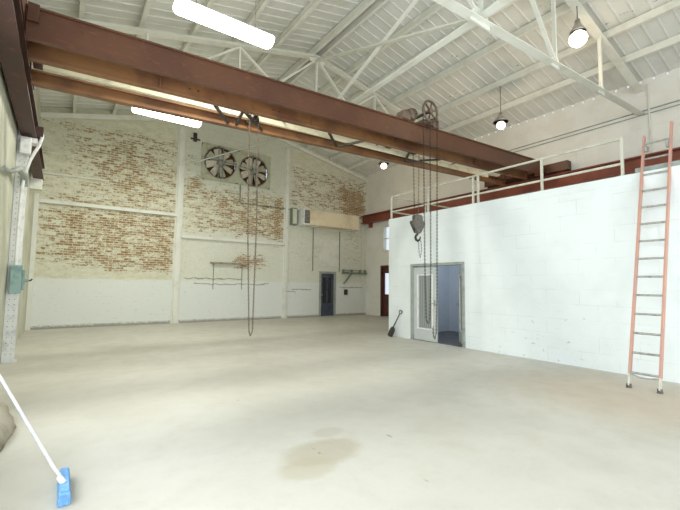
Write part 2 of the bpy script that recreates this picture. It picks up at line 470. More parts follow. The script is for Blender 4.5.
leaf((XO+.17, DY0+fw+.03, 0), math.radians(49), .80, d)

d = empty('door_2', (10.21, YB, 0), 'dark slate door with two tall narrow panes in the brick back wall', 'door'); d['kind'] = 'structure'
b = MB(); b.box(DX0-.06, DX0+.05, YB-.03, YB+.2, 0, DZ+.06); b.box(DX1-.05, DX1+.06, YB-.03, YB+.2, 0, DZ+.06); b.box(DX0+.05, DX1-.05, YB-.03, YB+.2, DZ-.04, DZ+.06)
b.build('door_frame', M['greyframe'], d, .005)
b = MB(); x0, x1 = DX0+.05, DX1-.05; cx = (x0+x1)/2
b.box(x0, x0+.12, YB+.03, YB+.075, .01, DZ-.04); b.box(x1-.12, x1, YB+.03, YB+.075, .01, DZ-.04); b.box(cx-.05, cx+.05, YB+.03, YB+.075, .01, DZ-.04)
for p, q in ((x0+.12, cx-.05), (cx+.05, x1-.12)):
    b.box(p, q, YB+.03, YB+.075, .01, .62); b.box(p, q, YB+.03, YB+.075, DZ-.22, DZ-.04)
lf = b.build('door_leaf', M['navy'], d, .004)
for p, q in ((x0+.12, cx-.05), (cx+.05, x1-.12)):
    g = MB(); g.box(p, q, YB+.045, YB+.06, .62, DZ-.22); g.build('glass_pane', M['darkglass'], lf)
g = MB(); g.lathe((x0+.06, YB+.03, 1.0), [(.012,0),(.012,.03),(.028,.04),(.028,.06),(.01,.07)], 12, (0,-1,0)); g.build('door_knob', M['galv'], lf)

d = empty('door_3', (XR, (RD0+RD1)/2, 0), 'dark red door with a bright pane, between office end and back wall', 'door'); d['kind'] = 'structure'
b = MB(); b.box(XR-.03, XR+.2, RD0, RD0+.09, 0, 2.42); b.box(XR-.03, XR+.2, RD1-.09, RD1, 0, 2.42); b.box(XR-.03, XR+.2, RD0+.09, RD1-.09, 2.32, 2.42)
b.build('door_frame', M['redframe'], d, .004)
b = MB(); b.box(XR+.06, XR+.10, RD0+.09, RD1-.09, .01, 1.05); b.box(XR+.06, XR+.10, RD0+.09, RD0+.2, 1.05, 2.32); b.box(XR+.06, XR+.10, RD1-.2, RD1-.09, 1.05, 2.32); b.box(XR+.06, XR+.10, RD0+.2, RD1-.2, 2.05, 2.32)
lf = b.build('door_leaf', M['redframe'], d, .004)
g = MB(); g.box(XR+.075, XR+.085, RD0+.2, RD1-.2, 1.05, 2.05); g.build('glass_pane', M['glass'], lf)

w = empty('window_1', (XR, (WY0+WY1)/2, 3.08), 'tall bright window high on the right wall past the office end', 'window'); w['kind'] = 'structure'
b = MB(); b.box(XR-.02, XR+.2, WY0, WY0+.07, 3.08, 4.35); b.box(XR-.02, XR+.2, WY1-.07, WY1, 3.08, 4.35); b.box(XR-.02, XR+.2, WY0+.07, WY1-.07, 3.08, 3.15); b.box(XR-.02, XR+.2, WY0+.07, WY1-.07, 4.28, 4.35); b.box(XR+.05, XR+.09, WY0+.07, WY1-.07, 3.70, 3.74)
b.build('window_frame', M['pipe'], w, .004)
g = MB(); g.box(XR+.065, XR+.075, WY0+.07, WY1-.07, 3.15, 3.70); g.box(XR+.065, XR+.075, WY0+.07, WY1-.07, 3.74, 4.28); g.build('glass_pane', M['glass'], w)

# ------------------------------------------------------------------ roof steel
def purlin(x, label, w=.09, h=.17, drop=0):
    b = MB(); z = zd(x)-.047-h/2
    b.extr((x, YF, z), (x, YB, z), [(-w/2,-h/2),(w/2,-h/2),(w/2,-h/2+.015),(-w/2+.015,-h/2+.015),(-w/2+.015,h/2-.015),(w/2,h/2-.015),(w/2,h/2),(-w/2,h/2)])
    return tag(b.build('roof_purlin', M['purlin']), label, 'purlin', 'roof purlins under the metal deck')
sl = ['lowest roof purlin on the left slope, nearest the left wall', 'second roof purlin up from the left wall', 'third roof purlin up from the left wall', 'fourth roof purlin up from the left wall', 'white roof purlin next to the ridge on its left side']
for x, lb in zip((.05, 1.17, 2.3, 3.4, 4.5), sl): purlin(x, lb)
for x, lb in zip((5.72, 5.98), ('left one of the paired purlins along the roof ridge', 'right one of the paired purlins along the roof ridge')): purlin(x, lb, .08, .2)
sr = ['white roof purlin next to the ridge on its right side', 'fourth roof purlin up from the right wall eave', 'roof purlin beside black flaking, third up from the right wall', 'roof purlin above the middle hanging lamp, second up from the right wall', 'lowest roof purlin on the right slope, just above the right eave']
for x, lb in zip((7.0, 7.95, 8.92, 10.25, 11.33), sr): purlin(x, lb)

def chordz(x): return zd(x) - .34
def truss(y, label, nodes, zc, near=False):
    """nodes: x of bottom nodes; zc(x): bottom chord height"""
    t = empty('roof_truss', (nodes[len(nodes)//2], y, zc(nodes[len(nodes)//2])), label, 'roof truss', 'white roof trusses')
    xl, xr = XL+.02, XR-.02
    for (p, q) in ((xl, RX), (RX, xr)):
        b = MB(); b.angle((p, y, chordz(p)), (q, y, chordz(q)), .10, .014, flip=1)
        b.box(min(p,q), min(p,q), y, y, 8, 8) if 0 else None
        b.build('top_chord', M['truss'], t)
    b = MB(); pts = [xl] + nodes + [xr]
    b.angle((xl, y, zc(xl)), (xr, y, zc(xr)), .085, .014)
    b.build('bottom_chord', M['truss'], t)
    mid = nodes[len(nodes)//2]
    def web(p, q, s_=.035):
        w_ = MB(); w_.bar((p[0], y, p[1]), (q[0], y, q[1]), .05, s_*2, (0,1,0)); w_.build('web_member', M['truss'], t)
    for x in nodes: web((x, zc(x)+.05), (x if x != mid else (RX if not near else mid+.2), chordz(x)-.0 if x != mid else RZ-.36))
    right = [x for x in nodes if x > mid]; left = [x for x in nodes if x < mid][::-1]
    for side in (right, left):
        if not side: continue
        web((side[0], zc(side[0])+.05), (RX, RZ-.38))
        web((mid, zc(mid)+.05), (side[0], chordz(side[0])), .028)
        if len(side) > 1 and not near: web((side[1], zc(side[1])+.05), (side[0], chordz(side[0])), .028)
    for x in nodes:
        g = MB(); s_ = .26 if x == mid else .15
        z = zc(x)
        g.extr((x, y-.012, z), (x, y+.012, z), [(-s_,-.06),(s_,-.06),(s_*.9,.1),(s_*.45,.22),(-s_*.45,.22),(-s_*.9,.1)])
        g.build('gusset_plate', M['truss'], t)
    g = MB(); g.extr((RX, y-.012, RZ-.36), (RX, y+.012, RZ-.36), [(-.24,-.14),(.24,-.14),(.28,.0),(0,.12),(-.28,.0)]); g.build('gusset_plate', M['truss'], t)
    return t
znear = lambda x: 5.77 + (x-5.3)*.055
truss(3.6, 'nearest white roof truss, its big gusset plate at the top right of the photo', [.9, 3.1, 5.3, 7.78, 9.96], znear, True)
truss(9.5, 'white roof truss behind the crane bridge, webs fanning from the ridge', [1.3, 3.48, 5.8, 8.1, 10.3], lambda x: 5.95)
b = MB(); b.bar((XL, YB-.07, chordz(XL)+.04), (RX, YB-.07, RZ-.30), .12, .16); b.bar((RX, YB-.07, RZ-.30), (XR, YB-.07, chordz(XR)+.04), .12, .16)
tag(b.build('gable_rafter', M['truss']), 'white rafter along the top edge of the brick back wall', 'rafter')
def brace(p, q, label, w=.07):
    b = MB(); b.angle(p, q, w/2+.015, .012)
    return tag(b.build('sway_brace', M['truss']), label, 'brace', 'white braces between the roof trusses')
brace((5.3, 3.6, 5.83), (5.8, 9.5, 6.02), 'straight white strut running lengthwise between the two truss bottom chords', .12)
brace((5.3, 3.6, 5.83), (5.8, 9.5, 8.08), 'thin sloping brace rising from near gusset plate to far truss ridge', .07)
brace((5.8, 9.5, 6.02), (5.7, 3.6, 8.08), 'sloping brace dropping behind the crane beam, crossing the other brace', .07)
brace((5.3, 3.6, 5.83), (4.9, -3, 5.7), 'white lengthwise strut leaving the top of the photo toward the camera', .12)
brace((5.3, 3.6, 5.83), (6.6, 1.0, 7.2), 'white sloping brace from near gusset plate toward the top right lamp', .11)

# ------------------------------------------------------------------ columns, girts, pipes
def plain_column(x, w, label, top):
    b = MB(); b.box(x-w/2, x+w/2, YB-.09, YB, 0, top)
    b.box(x-w/2-.05, x+w/2+.05, YB-.035, YB, 0, top)
    b.box(x-w/2-.08, x+w/2+.08, YB-.12, YB, 0, .03)
    return tag(b.build('wall_column', M['pipe'], None, .006), label, 'column', 'white columns on the back wall')
plain_column(3.45, .17, 'white column on the brick back wall left of the fans', 7.4)
plain_column(7.95, .14, 'white column on the brick back wall between fans and long beige heater', 7.55)
c = empty('steel_column', (-.74, 9.5, 0), 'white riveted steel column against the left wall', 'column')
b = MB(); b.extr((-.74, 9.5, 0), (-.74, 9.5, 6.55), [(-.10,-.09),(.10,-.09),(.10,-.07),(.012,-.07),(.012,.07),(.10,.07),(.10,.09),(-.10,.09),(-.10,.07),(-.012,.07),(-.012,-.07),(-.10,-.07)], (0,1,0))
b.v = [(p[0] if p[0] > XL+.003 else XL+.003, p[1], p[2]) for p in b.v]
b.build('column_shaft', M['boxwhite'], c)
b = MB()
for i in range(60):
    z = .15 + i*.1
    for x in (-.765, -.69): b.lathe((x, 9.409, z), [(.009,0),(.008,.004),(.003,.006)], 6, (0,-1,0))
b.build('rivet', M['grille'], c); c_r = [o for o in col.objects if o.name == 'rivet'][0]; c_r['kind'] = 'stuff'
b = MB(); b.box(-.815, -.60, 9.38, 9.62, 0.0, .02); b.build('base_plate', M['boxwhite'], c)
b = MB(); b.box(XL+.001, XL+.12, YB-.16, YB-.001, 0, 4.2)
tag(b.build('wall_column', M['pipe'], None, .006), 'white corner column where left wall meets brick back wall', 'column')

def girt(p, q, w, h, label, mat='pipe'):
    b = MB(); b.bar(p, q, w, h); return tag(b.build('wall_girt', M[mat], None, .005), label, 'rail', 'horizontal steel rails on the back wall')
girt((XL+.12, YB-.06, 4.0), (3.36, YB-.06, 4.0), .12, .11, 'white horizontal rail across the brick, left of first column')
girt((3.54, YB-.06, 3.22), (7.87, YB-.06, 3.22), .12, .11, 'white horizontal rail below the fans between the two columns')
girt((XL+.1, YB-.03, 4.9), (1.15, YB-.03, 4.93), .05, .05, 'short thin rail high at the left end of the brick wall')
def pipe(name, pts, r, label, mat='pipe', cat='pipe', group=None, n=8):
    b = MB(); b.tube(pts, r, n); return tag(b.build(name, M[mat]), label, cat, group)
pipe('wall_conduit', [(5.8, YB-.03, 5.6), (5.8, YB-.03, 4.83), (5.86, YB-.03, 4.79), (8.2, YB-.04, 4.80), (8.4, YB-.08, 4.8), (12.4, YB-.04, 4.86)], .022, 'thin dark conduit dropping from the fans and running right over the heater', 'green')
pipe('wall_conduit', [(3.6, YB-.14, 5.94), (5.5, YB-.14, 6.88), (7.45, YB-.14, 7.80)], .028, 'thin pale rod slanting up across the fans', 'pipe')
pipe('wall_conduit', [(9.36, YB-.025, 2.1), (9.36, YB-.025, 4.1)], .018, 'thin vertical conduit left of the slate door', 'green')
pipe('wall_conduit', [(10.86, YB-.03, 2.1), (10.86, YB-.03, 4.05)], .022, 'thin vertical conduit above the pale green pipe rack', 'green')
pipe('wall_conduit', [(12.28, YB-.05, .2), (12.28, YB-.05, 4.4)], .03, 'white vertical pipe beside the far right corner')
pipe('wall_conduit', [(XR-.03, 3.43, 5.05), (XR-.03, 3.43, 6.95)], .02, 'thin vertical pipe on the right wall below the truss end')
for z, lb in ((6.13, 'lower of the two thin conduits along the upper right wall'), (6.24, 'upper of the two thin conduits along the upper right wall')):
    pipe('wall_conduit', [(XR-.02, 1.5, z+.03), (XR-.02, 8, z)], .016, lb, 'greyframe')
# ledge with hanging wires
l = empty('wall_ledge', (5.4, YB, 2.3), 'small worn ledge on the back wall below a bare brick patch', 'shelf')
b = MB(); b.box(4.68, 6.12, YB-.16, YB, 2.25, 2.31); b.build('ledge_board', M['wood'], l, .006)
for x in (4.82, 5.98):
    b = MB(); b.tube([(x, YB-.03, 2.26), (x, YB-.03, 1.25)], .012, 6); b.tube([(x, YB-.02, 2.2),(x, YB-.14, 2.25)], .012, 6); b.build('ledge_bracket', M['green'], l)

# pipe rack by the slate door
r = empty('pipe_rack', (11.9, YB, 2.04), 'pale green steel pipe rack with slanted brace, right of slate door', 'rack')
b = MB(); b.bar((11.0, YB-.10, 2.05), (12.5, YB-.10, 2.05), .09, .09); b.bar((11.02, YB-.05, 2.19), (12.3, YB-.05, 2.19), .03, .03); b.build('rail', M['green'], r, .004)
b = MB(); b.bar((11.55, YB-.08, 2.02), (11.12, YB-.03, 1.52), .06, .05); b.build('brace', M['green'], r)
for x in (11.08, 11.6, 12.1, 12.42):
    b = MB(); b.box(x-.03, x+.03, YB-.12, YB, 2.0, 2.22); b.build('bracket', M['green'], r)
s = empty('switch_box', (11.25, YB-.05, 1.05), 'small dark switch box below the green pipe rack', 'switch')
b = MB(); b.box(11.17, 11.33, YB-.09, YB, 1.0, 1.25); b.build('body', M['darksteel'], s, .008)
b = MB(); b.box(11.33, 11.36, YB-.06, YB-.03, 1.1, 1.2); b.build('lever', M['galv'], s)
# patch board
b = MB(); b.box(9.7, 10.85, YB-.018, YB, 2.35, 3.55)
tag(b.build('wall_board', M['pipe'], None, .004), 'pale flat panel on the wall above the slate door', 'panel')

# beige heater duct
h = empty('wall_heater', (10.2, YB-.35, 4.0), 'long beige box heater mounted high on the back wall', 'heater')
b = MB(); b.box(8.82, 11.6, YB-.62, YB, 4.12, 4.80); b.build('housing', M['duct'], h, .02)
b = MB(); b.box(8.52, 8.82, YB-.60, YB, 4.10, 4.82); b.build('end_cap', M['boxwhite'], h, .015)
b = MB()
for i in range(9): b.box(8.56, 8.80, YB-.625, YB-.60, 4.2+i*.062, 4.235+i*.062)
b.build('grille', M['grille'], h)
b = MB(); b.box(8.55, 8.81, YB-.604, YB-.598, 4.17, 4.76); b.build('grille_backing', M['darksteel'], h)
for x in (9.2, 11.2):
    b = MB(); b.box(x-.03, x+.03, YB-.66, YB, 4.07, 4.12); b.box(x-.03, x+.03, YB-.04, YB, 3.9, 4.07); b.build('bracket', M['pipe'], h)
s = empty('control_box', (8.3, YB-.05, 4.1), 'small grey-green box at the left end of the beige heater', 'box')
b = MB(); b.box(8.14, 8.40, YB-.22, YB, 4.1, 4.86); b.build('body', M['green'], s, .01)
b = MB(); b.box(8.17, 8.37, YB-.235, YB-.22, 4.15, 4.81); b.build('cover', M['walll'], s, .005)

# exhaust fans set in a shared panel
FZ = (6.30, 6.20); FX = (4.94, 6.36); FR = .64
b = MB(); 
# panel with two round openings
def plate_with_circle(mb, x0, x1, z0, z1, cx, cz, R_, y0, y1, n=32):
    outer = []; inner = []
    for k in range(n):
        a = 2*PI*k/n; c_, s_ = math.cos(a), math.sin(a)
        t = min((x1-cx)/c_ if c_ > 1e-6 else ((x0-cx)/c_ if c_ < -1e-6 else 1e9), (z1-cz)/s_ if s_ > 1e-6 else ((z0-cz)/s_ if s_ < -1e-6 else 1e9))
        outer.append((cx+c_*t, cz+s_*t)); inner.append((cx+c_*R_, cz+s_*R_))
    vs = [(p[0], y, p[1]) for y in (y0, y1) for ring in (outer, inner) for p in ring]
    fs = []
    for k in range(n):
        j = (k+1) % n
        fs += [(k, j, n+j, n+k), (2*n+k, 3*n+k, 3*n+j, 2*n+j), (n+k, n+j, 3*n+j, 3*n+k)]
    mb.add(vs, fs)
for i, (lb, x0, x1) in enumerate((('left exhaust fan with pale blades in the back wall', 4.20, 5.655), ('right exhaust fan with pale blades in the back wall', 5.655, 7.12))):
    f = empty('exhaust_fan', (FX[i], YB, FZ[i]), lb, 'fan', 'pair of wall exhaust fans')
    b = MB(); plate_with_circle(b, x0, x1, 5.55, 7.0, FX[i], FZ[i], FR, YB-.05, YB+.02); b.build('fan_panel', M['fanring'], f)
    b = MB(); b.torus((FX[i], YB-.05, FZ[i]), FR, .025, (0,1,0), 40, 6); b.build('fan_ring', M['fandark'], f)
    b = MB()
    for k in range(8):
        a = k*PI/4 + .25 + i*.2
        u = V((math.cos(a), 0, math.sin(a))); w_ = V((-math.sin(a), 0, math.cos(a)))
        c0 = V((FX[i], YB+.01, FZ[i]))
        vs = []
        for (rr, hw) in ((.14, .07), (.3, .11), (.5, .135), (.57, .12)):
            for sg in (-1, 1): vs += [c0 + u*rr + w_*hw*sg + V((0, .05*sg, 0)), c0 + u*rr + w_*hw*sg + V((0, .05*sg+.008, 0))]
        fs = []
        for q in range(3):
            o_ = q*4; fs += [(o_, o_+2, o_+6, o_+4), (o_+1, o_+5, o_+7, o_+3), (o_, o_+4, o_+5, o_+1), (o_+2, o_+3, o_+7, o_+6)]
        fs += [(0,1,3,2), (12,14,15,13)]
        bl = MB(); bl.add(vs, fs); bl.build('fan_blade', M['fanblade'] if k % 3 else M['fanring'], f)
    b = MB(); b.lathe((FX[i], YB+.06, FZ[i]), [(.15,0),(.15,.06),(.11,.1),(.10,.2),(.05,.22)], 20, (0,-1,0)); b.build('fan_motor', M['fandark'], f)
    b = MB()
    for dx in (-.09, .09): b.bar((FX[i]+dx, YB-.085, FZ[i]-FR-.03), (FX[i]+dx, YB-.085, FZ[i]+FR+.03), .03, .03, (0,1,0))
    b.bar((FX[i]-FR-.02, YB-.085, FZ[i]+.09), (FX[i]+FR+.02, YB-.085, FZ[i]+.03), .03, .03)
    b.build('motor_strut', M['fandark'], f)
    b = MB()
    for k in range(11):
        z = FZ[i]-.66+k*.13
        b.add([(FX[i]-.68, YB+.16, z), (FX[i]+.68, YB+.16, z), (FX[i]+.68, YB+.27, z+.10), (FX[i]-.68, YB+.27, z+.10), (FX[i]-.68, YB+.16, z+.012), (FX[i]+.68, YB+.16, z+.012), (FX[i]+.68, YB+.27, z+.112), (FX[i]-.68, YB+.27, z+.112)], [(3,2,1,0),(4,5,6,7),(0,1,5,4),(2,3,7,6),(0,4,7,3),(1,2,6,5)])
    b.box(FX[i]-.7, FX[i]+.7, YB+.275, YB+.295, 5.56, 6.99)
    b.build('louvre', M['louver'], f)
b = MB(); b.box(-.0+3.86, 4.0, YB-.05, YB, 6.95, 7.3); b.box(3.76, 4.12, YB-.04, YB, 7.02, 7.08)
tag(b.build('wall_bracket', M['darksteel'], None, .01), 'small rusty bracket left of the fans', 'bracket')

# ------------------------------------------------------------------ crane runways
b = MB(); b.ibeam((12.30, YF, 4.75), (12.30, YB, 4.75), .28, .40, .03, .02)
rb = tag(b.build('runway_beam', M['runway']), 'red-brown runway beam along the right wall above the office', 'beam')
b = MB(); b.bar((12.30, YF, 4.97), (12.30, YB, 4.97), .05, .04); b.build('crane_rail', M['darksteel'], rb)
for y in (14.9, 9.5, 3.6, -2.4):
    b = MB(); b.box(12.44, XR, y-.1, y+.1, 4.35, 4.9); b.box(12.18, XR, y-.1, y+.1, 4.52, 4.549); b.build('bracket', M['runway'], rb, .005)
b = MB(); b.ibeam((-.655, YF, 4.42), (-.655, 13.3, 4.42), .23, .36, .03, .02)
rb = tag(b.build('runway_beam', M['runway_shaded']), 'shade-darkened brown runway beam along the left wall', 'beam')
b = MB(); b.bar((-.655, YF, 4.62), (-.655, 13.3, 4.62), .05, .04); b.build('crane_rail', M['darksteel'], rb)
b = MB(); b.box(XL, -.52, 9.38, 9.62, 4.14, 4.238); b.build('bracket', M['boxwhite'], rb, .005)
b = MB(); b.box(-.56, -.44, 9.42, 9.5, 4.30, 4.50); b.build('clip', M['runway_shaded'], rb, .005)
b = MB(); b.box(XL, -.56, 13.1, 13.32, 3.95, 4.238); b.build('bracket', M['pipe'], rb, .005)

# overhead crane
cr = empty('overhead_crane', (5.85, 6.6, 4.8), 'brown overhead crane bridge spanning the hall between the runways', 'crane')
def girder(y, zb0, h0, zb1, h1, w, mat, name='bridge_girder'):
    x0, x1 = -.53, 11.9
    b = MB(); p0 = V((x0, y, zb0+h0/2)); p1 = V((x1, y, zb1+h1/2)); h = (h0+h1)/2
    b.ibeam(p0, p1, w, h, .028, .02)
    return b.build(name, mat, cr)
girder(6.04, 4.51, .40, 4.94, .46, .075, M['oxide'])
girder(6.50, 4.45, .34, 4.90, .34, .10, M['oxide_lit'])
girder(7.28, 4.44, .20, 4.87, .22, .13, M['oxide_lit'])
def zb(x, a=4.45, c=4.90): return a + (x+.42)/12.32*(c-a)
for dy in (6.1, 6.52, 7.28):
    b = MB(); b.box(11.83, 11.90, dy-.09, dy+.09, 4.93, 5.36 if dy < 6.3 else 5.24)
    b.build('girder_end_plate', M['oxide'], cr)
for i, (x, z0, z1, y0) in enumerate(((-.655, 4.70, 5.00, 5.1), (12.30, 5.03, 5.31, 5.37))):
    b = MB()
    for s_ in (-.10, .10): b.extr((x+s_, y0, (z0+z1)/2), (x+s_, 8.2, (z0+z1)/2), [(-.015,-.14),(.015,-.14),(.015,.14),(-.015,.14)])
    for y in (y0+.02, 6.0, 7.3, 8.18): b.box(x-.1, x+.1, y-.015, y+.015, z0+.02, z1-.02)
    b.box(x-.12, x+.12, y0, 8.2, z1-.015, z1)
    if i == 1: b.box(11.86, 12.2, 6.0, 7.36, 5.05, 5.2)
    else: b.box(-.52, -.40, 5.98, 7.36, 4.72, 4.95)
    tk = b.build('end_truck', M['oxide'], cr, .004)
    for y in (y0+.25, 7.9):
        w_ = MB(); rr = .155
        zc_ = (4.64 if i == 0 else 4.99) + rr
        w_.lathe((x-.06, y, zc_), [(.04,0),(rr+.02,0),(rr+.02,.02),(rr,.025),(rr,.095),(rr+.02,.10),(rr+.02,.12),(.04,.12)], 20, (1,0,0)); w_.build('truck_wheel', M['oxide'], tk)
# bracing between the two inner girders
for xs in ((2.0, 2.45, 1), (2.50, 2.62, 0), (2.55, 3.15, 1), (4.38, 5.0, 1), (5.3, 5.06, 1), (6.75, 7.2, 1), (7.9, 7.25, 1)):
    x0, x1, _ = xs
    b = MB(); b.bar((x0, 6.59, zb(x0)+.03), (x1, 7.21, zb(x1)+.03), .05, .04); b.build('cross_brace', M['darksteel'], cr)
for x in (1.1, 3.9, 6.1, 9.2):     # stiffener plates bolted to the girder webs
    b = MB(); b.box(x-.012, x+.012, 6.46, 6.51, zb(x)+.03, zb(x)+.27); b.build('web_stiffener', M['oxide_lit'], cr)
# bolts ends on tan girder
for x in (1.55, 3.05, 9.0):
    for dx in (0, .14):
        b = MB(); b.lathe((x+dx, 6.51, zb(x)+.16), [(.022,0),(.02,.02),(.006,.024)], 8, (0,-1,0))
        b.build('bolt', M['darksteel'], cr)

b = MB(); b.bar((-.38, 6.98, 4.64), (10.55, 6.98, 4.90), .05, .11); b.build('power_rail', M['cream'], cr, .004)
for x in (.5, 3.5, 6.0, 8.8):
    b = MB(); b.box(x-.02, x+.02, 6.51, 7.25, 4.64+(x+.38)*.0238+.056, 4.64+(x+.38)*.0238+.07); b.build('rail_hanger', M['darksteel'], cr)
# ------------------------------------------------------------------ hoist
HX, HY = 6.66, 5.85
ho = empty('chain_hoist', (6.9, 6.6, 5.05), 'greasy hoist trolley with spoked hand wheel on top of the crane bridge', 'hoist')
b = MB(); zt = zb(7.0)+.30
b.box(6.55, 7.75, 6.45, 6.60, zt+.06, zt+.30); b.box(6.55, 7.75, 7.20, 7.35, zt+.06, zt+.30); b.box(6.6, 6.75, 6.6, 7.2, zt+.1, zt+.28); b.box(7.55, 7.7, 6.6, 7.2, zt+.1, zt+.28)
b.build('trolley_frame', M['hoist'], ho, .01)
for x in (6.7, 7.6):
    for y in (6.52, 7.28):
        w_ = MB(); w_.lathe((x, y-.06, zb(x)+.30+.13), [(.03,0),(.13,0),(.13,.12),(.03,.12)], 18, (0,1,0)); w_.build('trolley_wheel', M['darksteel'], ho)
b = MB(); b.lathe((7.15, 6.60, zt+.30), [(.06,0),(.20,0),(.20,.03),(.15,.04),(.15,.52),(.20,.53),(.20,.56),(.06,.56)], 24, (0,1,0)); b.build('lift_drum', M['hoist'], ho)
b = MB(); b.lathe((HX, HY-.03, 5.47), [(.035,0),(.035,.55),(.05,.55),(.05,.72)], 14, (0,1,0)); b.build('wheel_shaft', M['darksteel'], ho)
b = MB(); b.torus((HX, HY, 5.47), .235, .028, (0,1,0), 32, 8)
b.lathe((HX, HY-.04, 5.47), [(.06,0),(.06,.08)], 16, (0,1,0))
for k in range(6):
    a = k*PI/3 + .3; b.bar((HX+.05*math.cos(a), HY, 5.47+.05*math.sin(a)), (HX+.23*math.cos(a), HY, 5.47+.23*math.sin(a)), .025, .03, (0,1,0))
b.build('hand_wheel', M['hoist'], ho)
# gear case and small sheave beside the wheel
b = MB(); b.lathe((6.28, 5.98, 5.37), [(.02,0),(.12,.01),(.14,.05),(.14,.14),(.10,.17),(.03,.18)], 20, (0,1,0)); b.build('gear_case', M['hoist'], ho)
b = MB(); b.box(5.92, 6.14, 5.95, 6.22, 5.16, 5.30); b.lathe((6.03, 5.97, 5.30), [(.03,0),(.09,.01),(.10,.03),(.10,.22),(.03,.23)], 16, (0,1,0)); b.build('brake_box', M['hoist'], ho, .01)
b = MB(); b.bar((5.95, 6.16, 5.17), (7.3, 6.42, 5.24), .16, .07); b.box(6.5, 6.86, 5.9, 6.5, 5.19, 5.27); b.bar((6.3,6.1,5.22),(6.3,6.1,5.34),.1,.1,(0,1,0)); b.box(6.9, 7.14, 6.0, 6.5, 5.22, 5.42); b.build('side_arm', M['hoist'], ho, .006)
# hand chain loops (one part each)
b = MB(); b.chain([(HX-.235, HY, 5.46), (HX-.205, HY, 2.0), (HX-.17, HY, .75), (HX-.10, HY, .66), (HX-.05, HY, .75), (HX-.035, HY-.02, 2.0), (HX-.035, HY-.02, 5.24)], .05, .014, .006); b.build('hand_chain', M['darksteel'], ho)
b = MB(); b.chain([(HX+.235, HY, 5.46), (HX+.185, HY, 1.2), (HX+.15, HY, .42), (HX+.10, HY, .32), (HX+.06, HY, .40), (HX+.05, HY, .6)], .05, .014, .006); b.build('hand_chain', M['darksteel'], ho)
b = MB(); b.chain([(7.19, 6.9, 5.25), (7.24, 6.9, 3.30)], .06, .015, .005); b.build('load_chain', M['darksteel'], ho)
b = MB(); b.chain([(7.42, 6.9, 5.25), (7.38, 6.9, 3.30)], .06, .015, .005); b.build('load_chain', M['hook'], ho)
hb = MB()
# tapered twin-cheek block: wide at the top, narrow above the hook
for dy in (-.055, .045):
    hb.extr((7.35, 6.9+dy, 3.08), (7.35, 6.9+dy+.012, 3.08), [(-.09,.22),(.09,.22),(.14,.17),(.14,.06),(.21,.05),(.23,.0),(.07,-.25),(-.07,-.25),(-.23,.0),(-.21,.05),(-.14,.06),(-.14,.17)][::-1])
hb.lathe((7.35, 6.856, 3.1), [(.03,0),(.17,0),(.15,.02),(.13,.04),(.15,.06),(.17,.085),(.03,.09)], 24, (0,1,0))
hb.box(7.29, 7.41, 6.86, 6.94, 2.82, 2.92)
blk = hb.build('hook_block', M['hook'], ho, .004)
b = MB(); b.tube([(7.35, 6.9, 2.83), (7.35, 6.9, 2.80), (7.30, 6.9, 2.77), (7.27, 6.9, 2.71), (7.30, 6.9, 2.65), (7.36, 6.9, 2.63), (7.42, 6.9, 2.66), (7.45, 6.9, 2.72), (7.45, 6.9, 2.75)], [.025,.025,.03,.032,.032,.03,.025,.018,.008], 10); b.build('hook', M['darksteel'], blk)
b = MB(); b.chain([(7.38, 6.9, 2.60), (7.41, 6.9, 2.3), (7.44, 6.9, 2.2), (7.50, 6.9, 2.4), (7.48, 6.9, 2.6), (7.43, 6.9, 2.68)]); tag(b.build('sling_chain', M['darksteel']), 'short loop of chain hanging from the crane hook', 'chain')
# second pull chain at the left part of the crane
pc = empty('travel_chain', (2.85, 6.9, .5), 'long pull chain loop hanging from the crane in front of the fans', 'chain')
b = MB(); b.chain([(2.76, 6.9, 4.66), (2.79, 6.9, 2.5), (2.87, 6.9, .62), (2.90, 6.9, .52), (2.94, 6.9, .62), (2.96, 6.9, 2.5), (2.94, 6.9, 4.66)], .05, .013, .0055); b.build('chain_loop', M['hoist'], pc)
b = MB(); b.torus((2.85, 6.9, 4.66), .09, .02, (0,1,0), 20, 6); b.lathe((2.85, 6.86, 4.66), [(.02,0),(.08,.01),(.08,.07),(.02,.08)], 16, (0,1,0)); b.bar((2.85, 6.52, 4.70), (2.85, 7.28, 4.70), .06, .06); b.build('chain_sheave', M['darksteel'], pc)

# ------------------------------------------------------------------ railing on office roof
ra = empty('guard_railing', (XO+.05, 5.7, ZO), 'cream two-bar guard railing along the office roof edge', 'railing')
ys = [8.66, 7.2, 5.76, 5.62, 4.08, 2.64]
for y in ys:
    b = MB(); b.bar((XO+.05, y, ZO), (XO+.05, y, ZO+.68), .045, .045, (0,1,0)); b.box(XO+.005, XO+.11, y-.05, y+.05, ZO, ZO+.01); b.build('post', M['rail'], ra, .003)
for z in (.69, .23):
    b = MB(); b.bar((XO+.05, 8.68, ZO+z), (XO+.05, 2.62, ZO+z), .04, .04); b.build('rail', M['rail'], ra, .003)
    b = MB(); b.bar((XO+.07, 8.66, ZO+z), (11.9, 8.66, ZO+z), .04, .04); b.build('end_rail', M['rail'], ra, .003)
for x in (9.6, 11.88):
    b = MB(); b.bar((x, 8.66, ZO), (x, 8.66, ZO+.68), .045, .045, (0,1,0)); b.build('post', M['rail'], ra, .003)
b = MB(); b.box(XO+.02, XO+.3, 1.0, 2.45, ZO+.0, ZO+.09)
tag(b.build('roof_curb', M['greyframe'], None, .01), 'low grey curb on the office roof behind the ladder', 'curb')

